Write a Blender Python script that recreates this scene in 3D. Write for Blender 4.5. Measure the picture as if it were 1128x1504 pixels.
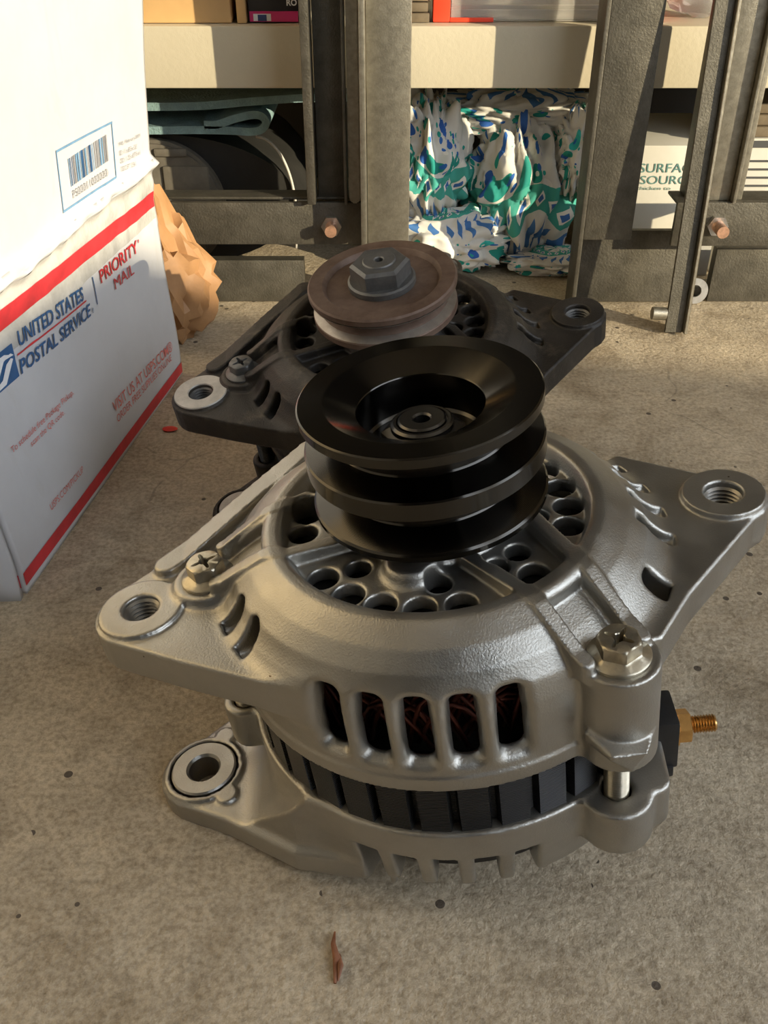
import bpy, bmesh, math, random
import numpy as np
from mathutils import Vector, Matrix, noise
random.seed(4)
R_ = math.radians
for o in list(bpy.data.objects): bpy.data.objects.remove(o)
S = bpy.context.scene
COL = S.collection

# ------------------------------------------------------------------ camera
cam = bpy.data.cameras.new('camera'); cam_o = bpy.data.objects.new('camera', cam); COL.objects.link(cam_o)
cam.sensor_fit = 'VERTICAL'; cam.sensor_height = 36; cam.lens = 1400 / 1504 * 36
cam.clip_start = .01; cam.clip_end = 100
cam_o.location = (0, 0, .287); cam_o.rotation_euler = (R_(55), 0, 0)
S.camera = cam_o
# ------------------------------------------------------------------ sky, sun, exposure
W = bpy.data.worlds.new('sky'); S.world = W; W.use_nodes = True
bg = W.node_tree.nodes['Background']; bg.inputs[0].default_value = (.82, .90, 1.0, 1); bg.inputs[1].default_value = 3.0
sun = bpy.data.lights.new('sun', 'SUN'); sun.energy = 5.7; sun.angle = R_(.5); sun.color = (1.0, .86, .60)
sun_o = bpy.data.objects.new('sun', sun); COL.objects.link(sun_o)
SUN = Vector((-.805, .594, -.268))
sun_o.rotation_euler = SUN.to_track_quat('-Z', 'Y').to_euler(); sun_o.location = (3, -2, 2)
S.view_settings.view_transform = 'Standard'; S.view_settings.look = 'None'
S.view_settings.exposure = .3; S.view_settings.gamma = 1; S.view_settings.use_curve_mapping = False

# ------------------------------------------------------------------ materials
MATS = {}
def nodes_of(name):
    m = bpy.data.materials.new(name); m.use_nodes = True
    nt = m.node_tree; b = nt.nodes['Principled BSDF']; MATS[name] = m
    return m, nt, b
def N(nt, typ, **kw):
    n = nt.nodes.new(typ)
    for k, v in kw.items():
        if k.startswith('i_'):
            n.inputs[k[2:].replace('_', ' ')].default_value = v
        else: setattr(n, k, v)
    return n
def ramp(nt, src, stops):
    r = nt.nodes.new('ShaderNodeValToRGB'); nt.links.new(src, r.inputs[0])
    e = r.color_ramp.elements
    while len(e) < len(stops): e.new(.5)
    for x, (p, c) in zip(e, stops): x.position = p; x.color = (*c, 1) if len(c) == 3 else c
    return r.outputs[0]
def coords(nt, scale=(1, 1, 1), kind='Object'):
    t = nt.nodes.new('ShaderNodeTexCoord'); mp = nt.nodes.new('ShaderNodeMapping')
    mp.inputs['Scale'].default_value = scale
    nt.links.new(t.outputs[kind], mp.inputs[0]); return mp.outputs[0]
def noise_n(nt, vec, scale, detail=4, rough=.6, dist=0):
    n = N(nt, 'ShaderNodeTexNoise'); nt.links.new(vec, n.inputs['Vector'])
    n.inputs['Scale'].default_value = scale; n.inputs['Detail'].default_value = detail
    n.inputs['Roughness'].default_value = rough; n.inputs['Distortion'].default_value = dist
    return n.outputs['Fac']
def mixc(nt, fac, a, b, mode='MIX'):
    m = N(nt, 'ShaderNodeMix', data_type='RGBA', blend_type=mode)
    for i, v in ((0, fac), (6, a), (7, b)):
        if isinstance(v, bpy.types.NodeSocket): nt.links.new(v, m.inputs[i])
        else: m.inputs[i].default_value = v if i == 0 else ((*v, 1) if len(v) == 3 else v)
    return m.outputs[2]
def math_n(nt, op, a, b=0, c=0):
    m = N(nt, 'ShaderNodeMath', operation=op)
    for i, v in enumerate((a, b, c)):
        if isinstance(v, bpy.types.NodeSocket): nt.links.new(v, m.inputs[i])
        else: m.inputs[i].default_value = v
    return m.outputs[0]
def bump(nt, b, h, strength, dist):
    n = N(nt, 'ShaderNodeBump'); n.inputs['Strength'].default_value = strength; n.inputs['Distance'].default_value = dist
    nt.links.new(h, n.inputs['Height']); nt.links.new(n.outputs[0], b.inputs['Normal'])
def simple(name, col, rough=.5, metal=0, nscale=0, var=.15, bstr=0, bdist=.001, bscale=None, **kw):
    m, nt, b = nodes_of(name)
    b.inputs['Base Color'].default_value = (*col, 1); b.inputs['Roughness'].default_value = rough; b.inputs['Metallic'].default_value = metal
    for k, v in kw.items(): b.inputs[k.replace('_', ' ')].default_value = v
    if nscale:
        v = coords(nt); f = noise_n(nt, v, nscale, 5, .65)
        lo = tuple(c * (1 - var) for c in col); hi = tuple(min(1, c * (1 + var)) for c in col)
        nt.links.new(ramp(nt, f, [(.3, lo), (.7, hi)]), b.inputs['Base Color'])
        if bstr: bump(nt, b, noise_n(nt, v, bscale or nscale * 4, 3, .6), bstr, bdist)
    return m

def make_concrete():
    m, nt, b = nodes_of('concrete')
    v = coords(nt)
    big = noise_n(nt, v, 4.5, 6, .62, .4); mid = noise_n(nt, v, 26, 6, .7); fine = noise_n(nt, v, 420, 3, .7)
    c = ramp(nt, big, [(.34, (0.302, 0.230, 0.144)), (.5, (0.436, 0.349, 0.235)), (.66, (0.568, 0.470, 0.332))])
    c = mixc(nt, .6, c, ramp(nt, mid, [(.3, (0.265, 0.200, 0.123)), (.55, (0.459, 0.373, 0.256)), (.75, (0.628, 0.528, 0.384))]))
    c = mixc(nt, .34, c, ramp(nt, fine, [(.35, (0.121, 0.097, 0.064)), (.6, (0.678, 0.585, 0.449))]))
    # brown stains
    st = noise_n(nt, coords(nt, (1, 1.6, 1)), 7.5, 5, .6, .6)
    c = mixc(nt, ramp(nt, st, [(.61, (0, 0, 0)), (.70, (.7, .7, .7))]), c, (.20, .145, .085))
    # trowel swirls and a grey film
    sw = noise_n(nt, coords(nt, (6.0, 9.0, 1)), 5, 6, .65, 3.0)
    c = mixc(nt, .38, c, ramp(nt, sw, [(.36, (.62, .60, .56)), (.5, (1, 1, 1)), (.66, (1.22, 1.2, 1.16))]), 'MULTIPLY')
    bl = noise_n(nt, v, 13, 7, .72, .8)
    c = mixc(nt, .75, c, ramp(nt, bl, [(.33, (.60, .56, .50)), (.47, (.95, .95, .95)), (.68, (1.18, 1.18, 1.17))]), 'MULTIPLY')
    # dark specks
    vo = N(nt, 'ShaderNodeTexVoronoi'); vo.inputs['Scale'].default_value = 60; nt.links.new(v, vo.inputs['Vector'])
    sp = N(nt, 'ShaderNodeTexNoise'); sp.inputs['Scale'].default_value = 60
    lt = math_n(nt, 'LESS_THAN', vo.outputs['Distance'], .10)
    gate = math_n(nt, 'MULTIPLY', lt, math_n(nt, 'GREATER_THAN', noise_n(nt, v, 14, 2), .50))
    c = mixc(nt, gate, c, (.09, .07, .05))
    # hairline cracks
    cr = N(nt, 'ShaderNodeTexVoronoi', feature='DISTANCE_TO_EDGE'); cr.inputs['Scale'].default_value = 3.1
    wv = N(nt, 'ShaderNodeVectorMath', operation='ADD'); nt.links.new(v, wv.inputs[0])
    nz = N(nt, 'ShaderNodeTexNoise'); nz.inputs['Scale'].default_value = 9; nt.links.new(v, nz.inputs['Vector'])
    sc = N(nt, 'ShaderNodeVectorMath', operation='SCALE'); sc.inputs['Scale'].default_value = .12
    nt.links.new(nz.outputs['Color'], sc.inputs[0]); nt.links.new(sc.outputs[0], wv.inputs[1]); nt.links.new(wv.outputs[0], cr.inputs['Vector'])
    edge = math_n(nt, 'LESS_THAN', cr.outputs['Distance'], .0022)
    edge = math_n(nt, 'MULTIPLY', edge, math_n(nt, 'GREATER_THAN', noise_n(nt, v, 6, 2), .54))
    c = mixc(nt, math_n(nt, 'MULTIPLY', edge, .3), c, (.10, .085, .065))
    nt.links.new(c, b.inputs['Base Color']); b.inputs['Roughness'].default_value = .62
    h = math_n(nt, 'ADD', noise_n(nt, v, 300, 4, .7), math_n(nt, 'MULTIPLY', noise_n(nt, v, 60, 4, .6), 1.5))
    bump(nt, b, h, .6, .0016)
make_concrete()

def make_cast(name, lo, mid, hi, rough, metal, dirt=None, bs=.3):
    m, nt, b = nodes_of(name)
    v = coords(nt)
    f = noise_n(nt, v, 22, 5, .6)
    c = ramp(nt, f, [(.3, lo), (.5, mid), (.72, hi)])
    if dirt:
        c = mixc(nt, ramp(nt, noise_n(nt, v, 55, 6, .75), [(.52, (0, 0, 0)), (.72, (.8, .8, .8))]), c, dirt)
    else:
        vo = N(nt, 'ShaderNodeTexVoronoi'); vo.inputs['Scale'].default_value = 110; nt.links.new(v, vo.inputs['Vector'])
        gate = math_n(nt, 'MULTIPLY', math_n(nt, 'LESS_THAN', vo.outputs['Distance'], .05), math_n(nt, 'GREATER_THAN', noise_n(nt, v, 30, 2), .58))
        c = mixc(nt, gate, c, (.10, .07, .045))
    nt.links.new(c, b.inputs['Base Color'])
    b.inputs['Metallic'].default_value = metal
    r = ramp(nt, noise_n(nt, v, 90, 4), [(.3, (rough - .08,) * 3), (.7, (rough + .08,) * 3)])
    nt.links.new(r, b.inputs['Roughness'])
    bump(nt, b, noise_n(nt, v, 1500, 2, .6), bs, .0004)
make_cast('cast_aluminium', (.36, .345, .315), (.42, .405, .37), (.46, .44, .40), .40, .95)
make_cast('grimy_cast', (.018, .015, .012), (.033, .028, .023), (.07, .06, .048), .5, .35, (.12, .098, .07), .5)

def make_anod():
    m, nt, b = nodes_of('black_anodised')
    b.inputs['Base Color'].default_value = (.068, .064, .058, 1); b.inputs['Metallic'].default_value = 1
    b.inputs['Roughness'].default_value = .17; b.inputs['Anisotropic'].default_value = .8; b.inputs['Anisotropic Rotation'].default_value = .25
    t = N(nt, 'ShaderNodeTangent', direction_type='RADIAL', axis='Z'); nt.links.new(t.outputs[0], b.inputs['Tangent'])
    v = coords(nt); sx = N(nt, 'ShaderNodeSeparateXYZ'); nt.links.new(v, sx.inputs[0])
    r = math_n(nt, 'SQRT', math_n(nt, 'ADD', math_n(nt, 'MULTIPLY', sx.outputs[0], sx.outputs[0]), math_n(nt, 'MULTIPLY', sx.outputs[1], sx.outputs[1])))
    w = math_n(nt, 'SINE', math_n(nt, 'MULTIPLY', math_n(nt, 'ADD', r, math_n(nt, 'MULTIPLY', sx.outputs[2], .8)), 26000))
    bump(nt, b, w, .04, .0001)
make_anod()
def make_rust(name, c1, c2, rough, metal):
    m, nt, b = nodes_of(name); v = coords(nt)
    f = noise_n(nt, v, 45, 6, .7)
    nt.links.new(ramp(nt, f, [(.35, c1), (.65, c2)]), b.inputs['Base Color'])
    b.inputs['Roughness'].default_value = rough; b.inputs['Metallic'].default_value = metal
    bump(nt, b, noise_n(nt, v, 500, 4, .7), .35, .0004)
make_rust('rusty_pulley', (.10, .060, .042), (.20, .135, .10), .55, .35)
make_rust('worn_groove', (.30, .255, .215), (.46, .41, .36), .38, .8)
make_rust('grey_nut', (.10, .10, .098), (.19, .185, .175), .45, .6)
make_rust('worn_boss', (.34, .32, .285), (.55, .52, .47), .5, .35)
simple('zinc_bolt', (.50, .45, .35), .30, .9, 160, .25, .15, .0003)
simple('bright_steel', (.62, .60, .56), .28, .95, 200, .15)
simple('bore_steel', (.30, .285, .26), .35, .9)
simple('dark_steel', (.05, .048, .045), .3, .6)
simple('brass', (.72, .43, .16), .22, .95, 200, .2)
simple('black_plastic', (.012, .012, .013), .42, 0, 300, .2, .15, .0003)
simple('void_black', (.010, .0095, .009), .6)
simple('copper_wire', (.12, .032, .02), .35, .6, 80, .4)
def make_stator():
    m, nt, b = nodes_of('laminated_core'); v = coords(nt)
    b.inputs['Base Color'].default_value = (.009, .009, .0095, 1); b.inputs['Metallic'].default_value = 0; b.inputs['Roughness'].default_value = .36
    s = N(nt, 'ShaderNodeSeparateXYZ'); nt.links.new(v, s.inputs[0])
    w = math_n(nt, 'SINE', math_n(nt, 'MULTIPLY', s.outputs[2], 8200))
    bump(nt, b, w, .55, .0004)
make_stator()
# cardboard
def make_card():
    m, nt, b = nodes_of('white_card'); v = coords(nt)
    f = noise_n(nt, v, 9, 5, .65)
    c = ramp(nt, f, [(.3, (.53, .53, .545)), (.6, (.61, .61, .625)), (.8, (.65, .65, .665))])
    sm = noise_n(nt, coords(nt, (1, 1, .35)), 38, 5, .7, .8)
    c = mixc(nt, ramp(nt, sm, [(.60, (0, 0, 0)), (.78, (.4, .4, .4))]), c, (.50, .47, .42))
    nt.links.new(c, b.inputs['Base Color']); b.inputs['Roughness'].default_value = .55
    bump(nt, b, noise_n(nt, v, 30, 4, .6), .25, .002)
make_card()
simple('print_blue', (.035, .11, .26), .5, 0, 120, .2)
simple('print_pale_blue', (.16, .30, .47), .5, 0, 120, .2)
simple('print_red', (.58, .035, .045), .45, 0, 60, .22)
simple('print_pale_red', (.66, .17, .15), .5, 0, 120, .2)
simple('print_grey', (.30, .30, .32), .5)
simple('print_white', (.78, .78, .79), .5)
simple('clear_tape', (.53, .52, .495), .2, 0, 45, .2, .4, .001)
simple('kraft_inside', (.42, .29, .17), .7)
simple('kraft_paper', (.36, .19, .08), .6, 0, 30, .2, .3, .001)
# rack
def make_steel():
    m, nt, b = nodes_of('dark_frame_steel'); v = coords(nt)
    f = noise_n(nt, v, 60, 6, .7)
    nt.links.new(ramp(nt, f, [(.3, (.085, .078, .063)), (.7, (.155, .143, .117))]), b.inputs['Base Color'])
    b.inputs['Metallic'].default_value = .85; b.inputs['Roughness'].default_value = .58
    bump(nt, b, noise_n(nt, v, 700, 3, .6), .5, .0006)
make_steel()
simple('galvanised', (.31, .288, .236), .45, .9, 220, .22, .3, .0004)
simple('cream_paint', (.52, .465, .345), .42, 0, 12, .06, .25, .0008, 260)
simple('wall_paint', (.55, .52, .47), .8, 0, 3, .05)
simple('wall_bounce', (.86, .73, .53), .8, 0, 3, .04)  # warm tint chosen to bounce warm light in from the left
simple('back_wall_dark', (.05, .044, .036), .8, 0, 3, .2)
simple('shelf_wood', (.58, .36, .155), .5, 0, 15, .12)
simple('magenta_label', (.62, .02, .16), .35)
simple('navy_label', (.02, .05, .16), .35)
simple('label_black', (.012, .011, .013), .35)
simple('orange_red', (.85, .07, .03), .3)
simple('rubber', (.022, .021, .019), .55, 0, 40, .3, .2, .001)
simple('sole_rubber', (.13, .115, .09), .65, 0, 50, .25, .3, .001)
simple('rubber_piping', (.55, .53, .48), .5)
simple('teal_web', (.20, .31, .32), .8, 0, 60, .25, .8, .0012, 520)
simple('carton_white', (.64, .61, .53), .55, 0, 20, .06)
simple('carton_grey', (.40, .39, .36), .6, 0, 30, .2)
simple('print_green', (.10, .22, .20), .5)
simple('print_dark', (.06, .06, .06), .5)
simple('leaf_brown', (.26, .10, .045), .6, 0, 90, .4)
simple('red_chip', (.70, .04, .02), .5)
simple('paper_layers', (.17, .13, .08), .7, 0, 40, .3)
def make_clear(name, col, rough, alpha_t):
    m, nt, b = nodes_of(name); b.inputs['Base Color'].default_value = (*col, 1)
    b.inputs['Roughness'].default_value = rough; b.inputs['Transmission Weight'].default_value = alpha_t; b.inputs['IOR'].default_value = 1.2
make_clear('clear_plastic', (.88, .86, .82), .12, .75)
def make_cloth():
    m, nt, b = nodes_of('patterned_cloth')
    t = N(nt, 'ShaderNodeTexCoord'); uv = t.outputs['UV']
    def vor(scale, rnd=1.0):
        n = N(nt, 'ShaderNodeTexVoronoi'); n.inputs['Scale'].default_value = scale; n.inputs['Randomness'].default_value = rnd
        nt.links.new(uv, n.inputs['Vector']); return n
    base = (.62, .605, .56)
    v1 = vor(9); s1 = N(nt, 'ShaderNodeSeparateColor'); nt.links.new(v1.outputs['Color'], s1.inputs[0])
    col1 = ramp(nt, s1.outputs[0], [(.0, (.01, .25, .21)), (.3, (.03, .42, .36)), (.5, (.02, .10, .38)), (.62, (.72, .70, .64)), (.8, (.015, .16, .15)), (.95, (.55, .35, .24))])
    for e in nt.nodes:
        if e.type == 'VALTORGB': e.color_ramp.interpolation = 'CONSTANT'
    c = mixc(nt, math_n(nt, 'LESS_THAN', v1.outputs['Distance'], .40), base, col1)
    v2 = vor(26); s2 = N(nt, 'ShaderNodeSeparateColor'); nt.links.new(v2.outputs['Color'], s2.inputs[0])
    col2 = ramp(nt, s2.outputs[1], [(.0, (.01, .30, .26)), (.4, (.02, .12, .42)), (.7, (.74, .72, .66))])
    nt.nodes[-1].color_ramp.interpolation = 'CONSTANT' if hasattr(nt.nodes[-1], 'color_ramp') else 'LINEAR'
    g = math_n(nt, 'MULTIPLY', math_n(nt, 'LESS_THAN', v2.outputs['Distance'], .34), math_n(nt, 'GREATER_THAN', s2.outputs[0], .45))
    c = mixc(nt, g, c, col2)
    # woven diamond band
    sx = N(nt, 'ShaderNodeSeparateXYZ'); nt.links.new(uv, sx.inputs[0])
    fu = math_n(nt, 'ABSOLUTE', math_n(nt, 'SUBTRACT', math_n(nt, 'FRACT', math_n(nt, 'MULTIPLY', sx.outputs[0], 11)), .5))
    vv = math_n(nt, 'FRACT', math_n(nt, 'MULTIPLY', sx.outputs[1], 1.0))
    bv = math_n(nt, 'ABSOLUTE', math_n(nt, 'MULTIPLY', math_n(nt, 'SUBTRACT', vv, .46), 9))
    inband = math_n(nt, 'LESS_THAN', bv, .62)
    dia = math_n(nt, 'ADD', fu, bv)
    c = mixc(nt, inband, c, (.05, .33, .27))
    c = mixc(nt, math_n(nt, 'MULTIPLY', inband, math_n(nt, 'LESS_THAN', dia, .36)), c, (.75, .74, .68))
    c = mixc(nt, math_n(nt, 'MULTIPLY', inband, math_n(nt, 'LESS_THAN', dia, .2)), c, (.04, .14, .42))
    # drops below the band
    drow = math_n(nt, 'ABSOLUTE', math_n(nt, 'MULTIPLY', math_n(nt, 'SUBTRACT', vv, .30), 7))
    drop = math_n(nt, 'LESS_THAN', math_n(nt, 'ADD', math_n(nt, 'MULTIPLY', fu, 1.7), drow), .52)
    below = math_n(nt, 'MULTIPLY', math_n(nt, 'LESS_THAN', vv, .40), math_n(nt, 'GREATER_THAN', vv, .17))
    c = mixc(nt, below, c, base)
    c = mixc(nt, math_n(nt, 'MULTIPLY', below, drop), c, (.05, .16, .40))
    nt.links.new(c, b.inputs['Base Color']); b.inputs['Roughness'].default_value = .8
make_cloth()

# ------------------------------------------------------------------ mesh helpers
def tag(o, label=None, cat=None, group=None, kind=None):
    if label: o['label'] = label
    if cat: o['category'] = cat
    if group: o['group'] = group
    if kind: o['kind'] = kind
    return o
def empty(name, loc=(0, 0, 0), mat=None):
    o = bpy.data.objects.new(name, None); COL.objects.link(o); o.empty_display_size = .02
    if mat is not None: o.matrix_world = mat
    else: o.location = loc
    return o
def link(name, me, mat, parent=None, smooth=None):
    o = bpy.data.objects.new(name, me); COL.objects.link(o)
    if mat and not me.materials: me.materials.append(MATS[mat])
    if parent: o.parent = parent
    if smooth is not None:
        me.polygons.foreach_set('use_smooth', [True] * len(me.polygons))
        if smooth < 180: me.set_sharp_from_angle(angle=R_(smooth))
    return o
def pyd(name, v, f, mat, parent=None, smooth=None):
    me = bpy.data.meshes.new(name); me.from_pydata([tuple(map(float, p)) for p in v], [], f); me.update()
    return link(name, me, mat, parent, smooth)
def from_bm(name, bm, mat, parent=None, smooth=None):
    bmesh.ops.recalc_face_normals(bm, faces=bm.faces)
    me = bpy.data.meshes.new(name); bm.to_mesh(me); bm.free()
    return link(name, me, mat, parent, smooth)
def box(name, lo, hi, mat, parent=None, bevel=.001, M=None):
    bm = bmesh.new(); bmesh.ops.create_cube(bm, size=1)
    for v in bm.verts: v.co = Vector([lo[i] + (hi[i] - lo[i]) * (v.co[i] + .5) for i in range(3)])
    if bevel: bmesh.ops.bevel(bm, geom=bm.edges[:], offset=bevel, segments=2, affect='EDGES', profile=.6)
    if M is not None: bmesh.ops.transform(bm, matrix=M, verts=bm.verts)
    return from_bm(name, bm, mat, parent, 40)
def prism(name, pts, axis, a, b, mat, parent=None, bevel=.0006, smooth=35):
    """closed outline pts (2D) extruded along axis from a to b"""
    bm = bmesh.new()
    def P(p, t):
        q = list(p); q.insert(axis, t); return q
    lo = [bm.verts.new(P(p, a)) for p in pts]; hi = [bm.verts.new(P(p, b)) for p in pts]
    n = len(pts); bm.faces.new(lo); bm.faces.new(hi[::-1])
    for i in range(n): bm.faces.new((lo[i], lo[(i + 1) % n], hi[(i + 1) % n], hi[i]))
    bmesh.ops.recalc_face_normals(bm, faces=bm.faces)
    if bevel:
        ed = [e for e in bm.edges if len(e.link_faces) == 2 and e.calc_face_angle() > .5]
        bmesh.ops.bevel(bm, geom=ed, offset=bevel, segments=2, affect='EDGES')
    return from_bm(name, bm, mat, parent, smooth)
def lathe(name, prof, mat, parent=None, n=128, c=(0, 0), smooth=28, sc=.001, closed=True):
    """profile (r, z) in millimetres turned about the local z axis"""
    v = []; f = []; k = len(prof)
    for i in range(n):
        a = 2 * math.pi * i / n
        for r, z in prof: v.append(((c[0] + r * math.cos(a)) * sc, (c[1] + r * math.sin(a)) * sc, z * sc))
    for i in range(n):
        j = (i + 1) % n
        for q in range(k if closed else k - 1):
            w = (q + 1) % k
            f.append((i * k + q, j * k + q, j * k + w, i * k + w))
    bm = bmesh.new(); me = bpy.data.meshes.new(name); me.from_pydata(v, [], f); bm.from_mesh(me); bpy.data.meshes.remove(me)
    bmesh.ops.remove_doubles(bm, verts=bm.verts, dist=1e-7)
    return from_bm(name, bm, mat, parent, smooth)
def tube_geo(pts, rad, n=8):
    pts = [Vector(p) for p in pts]; v = []; f = []
    up = Vector((0, 0, 1))
    for i, p in enumerate(pts):
        t = (pts[min(i + 1, len(pts) - 1)] - pts[max(i - 1, 0)]).normalized()
        s = t.cross(up); s = s.normalized() if s.length > 1e-4 else Vector((1, 0, 0)); q = t.cross(s)
        r = rad[i] if hasattr(rad, '__len__') else rad
        for k in range(n):
            a = 2 * math.pi * k / n; v.append(p + (s * math.cos(a) + q * math.sin(a)) * r)
    for i in range(len(pts) - 1):
        for k in range(n):
            f.append((i * n + k, i * n + (k + 1) % n, (i + 1) * n + (k + 1) % n, (i + 1) * n + k))
    f.append(tuple(range(n))[::-1]); f.append(tuple(range((len(pts) - 1) * n, len(pts) * n)))
    return v, f
def join_geo(parts):
    V = []; F = []
    for v, f in parts:
        b = len(V); V += list(v); F += [tuple(i + b for i in q) for q in f]
    return V, F

# ------------------------------------------------------------------ distance-field casting tool (numpy, millimetres)
def poly_sd(pts, X, Y):
    d = np.full(X.shape, 1e9, np.float32); sgn = np.ones(X.shape, np.float32)
    n = len(pts)
    for i in range(n):
        ax, ay = pts[i]; bx_, by_ = pts[i - 1]
        ex, ey = bx_ - ax, by_ - ay; wx, wy = X - ax, Y - ay
        t = np.clip((wx * ex + wy * ey) / (ex * ex + ey * ey + 1e-9), 0, 1)
        d = np.minimum(d, (wx - ex * t) ** 2 + (wy - ey * t) ** 2)
        c1 = Y >= ay; c2 = Y < by_; c3 = ex * wy > ey * wx
        flip = (c1 & c2 & c3) | (~c1 & ~c2 & ~c3)
        sgn = np.where(flip, -sgn, sgn)
    return sgn * np.sqrt(d)
def line_sd(pts, X, Y):
    d = np.full(X.shape, 1e9, np.float32)
    for (ax, ay), (bx_, by_) in zip(pts, pts[1:]):
        ex, ey = bx_ - ax, by_ - ay; wx, wy = X - ax, Y - ay
        t = np.clip((wx * ex + wy * ey) / (ex * ex + ey * ey + 1e-9), 0, 1)
        d = np.minimum(d, (wx - ex * t) ** 2 + (wy - ey * t) ** 2)
    return np.sqrt(d)
class Field:
    def __init__(s, lo, hi, h):
        s.lo, s.h = lo, h
        ax = [np.arange(lo[i], hi[i] + h, h, dtype=np.float32) for i in range(3)]
        s.X, s.Y = np.meshgrid(ax[0], ax[1], indexing='ij'); s.z = ax[2]; s.Z = ax[2][None, None, :]
        s.r = np.sqrt(s.X ** 2 + s.Y ** 2)
    def lathe(s, prof):
        rr = np.arange(0, s.r.max() + 1, .4, dtype=np.float32)
        A, B = np.meshgrid(rr, s.z, indexing='ij'); tab = poly_sd(prof, A, B)
        out = np.empty(s.r.shape + (len(s.z),), np.float32)
        for k in range(len(s.z)): out[:, :, k] = np.interp(s.r, rr, tab[:, k])
        return out
    def ext(s, d2, z0, z1, rad=0):
        dz = np.abs(s.Z - (z0 + z1) / 2) - (z1 - z0) / 2 + rad
        d = (d2 + rad)[:, :, None]
        return np.minimum(np.maximum(d, dz), 0) + np.sqrt(np.maximum(d, 0) ** 2 + np.maximum(dz, 0) ** 2) - rad
    def disc(s, c, r): return np.sqrt((s.X - c[0]) ** 2 + (s.Y - c[1]) ** 2) - r
    def ts(s, ang):
        a = R_(ang); return s.X * math.cos(a) + s.Y * math.sin(a), -s.X * math.sin(a) + s.Y * math.cos(a)
def smin(a, b, k):
    h = np.clip(.5 + .5 * (b - a) / k, 0, 1); return b + (a - b) * h - k * h * (1 - h)
def smax(a, b, k): return -smin(-a, -b, k)
def arc(c, r, a0, a1, n=9): return [(c[0] + r * math.cos(R_(a0 + (a1 - a0) * i / (n - 1))), c[1] + r * math.sin(R_(a0 + (a1 - a0) * i / (n - 1)))) for i in range(n)]
def surface_net(F, D):
    """naive surface nets -> mesh"""
    inside = D < 0
    nx, ny, nz = D.shape
    c = inside[:-1, :-1, :-1].astype(np.int8)
    cnt = np.zeros((nx - 1, ny - 1, nz - 1), np.int8)
    for i in (0, 1):
        for j in (0, 1):
            for k in (0, 1): cnt += inside[i:nx - 1 + i, j:ny - 1 + j, k:nz - 1 + k]
    act = np.argwhere((cnt > 0) & (cnt < 8))
    idx = -np.ones((nx - 1, ny - 1, nz - 1), np.int64); idx[tuple(act.T)] = np.arange(len(act))
    acc = np.zeros((len(act), 3)); num = np.zeros(len(act))
    cor = [(i, j, k) for i in (0, 1) for j in (0, 1) for k in (0, 1)]
    val = {q: D[act[:, 0] + q[0], act[:, 1] + q[1], act[:, 2] + q[2]] for q in cor}
    for a in cor:
        for ax in range(3):
            if a[ax]: continue
            b = list(a); b[ax] = 1; b = tuple(b)
            va, vb = val[a], val[b]; m = (va < 0) != (vb < 0)
            t = np.where(m, va / np.where(m, va - vb, 1), 0)
            p = np.array(a, float)[None] + 0 * acc; p[:, ax] = t
            acc += p * m[:, None]; num += m
    V = (act + acc / num[:, None]) * F.h + np.array(F.lo)
    quads = []
    for ax in range(3):
        o1, o2 = [(1, 2), (2, 0), (0, 1)][ax]
        sl = [slice(1, -1)] * 3; sl[ax] = slice(0, -1)
        s2 = list(sl); s2[ax] = slice(1, None)
        A = inside[tuple(sl)]; B = inside[tuple(s2)]
        for flag in (True, False):
            e = np.argwhere((A == flag) & (B != flag))
            off = np.ones(3, int); off[ax] = 0; e = e + off
            def at(d1, d2):
                q = e.copy(); q[:, o1] += d1; q[:, o2] += d2; return idx[q[:, 0], q[:, 1], q[:, 2]]
            q = np.stack([at(-1, -1), at(0, -1), at(0, 0), at(-1, 0)], -1)
            quads.append(q if flag else q[:, ::-1])
    Q = np.concatenate(quads); Q = Q[(Q >= 0).all(1)]
    me = bpy.data.meshes.new('casting')
    me.vertices.add(len(V)); me.vertices.foreach_set('co', (V * .001).astype(np.float32).ravel())
    me.loops.add(Q.size); me.loops.foreach_set('vertex_index', Q.astype(np.int32).ravel())
    me.polygons.add(len(Q)); me.polygons.foreach_set('loop_start', np.arange(0, Q.size, 4, dtype=np.int32))
    me.update(); me.validate()
    me.polygons.foreach_set('use_smooth', np.ones(len(me.polygons), bool))
    return me

EAR_L, EAR_R = (-95.3, -15.7), (94.0, 11.7)
BOLT_A = (185, -51.5, 66); BOLT_R = 74.5
def pol(r, a): return (r * math.cos(R_(a)), r * math.sin(R_(a)))
BOLTS = [pol(BOLT_R, a) for a in BOLT_A]
RIBS = [[(-20, -9), (-45, -15.5), (-70, -14)], [(-26, 22), (-50, 9), (-70, 4)],
        [(9, -25), (23, -43), (37, -63)], [(28, -5), (40, -32), (53.5, -54)],
        [(0, 26), (12, 47), (23, 69)], [(20, 18), (32, 40), (36.5, 64)]]
HOLES = [(42, a, 4.7) for a in (-145, -129, -114, -98, -82, -49, -15, -1, 13, 28, 43, 60, 88, 104, 120, 136, 152, 167, -179)] + \
        [(32, a, 3.9) for a in (-138, -90, -41.5, -57, -8, 18, 38, 62, 95, 125, 150)]

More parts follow.
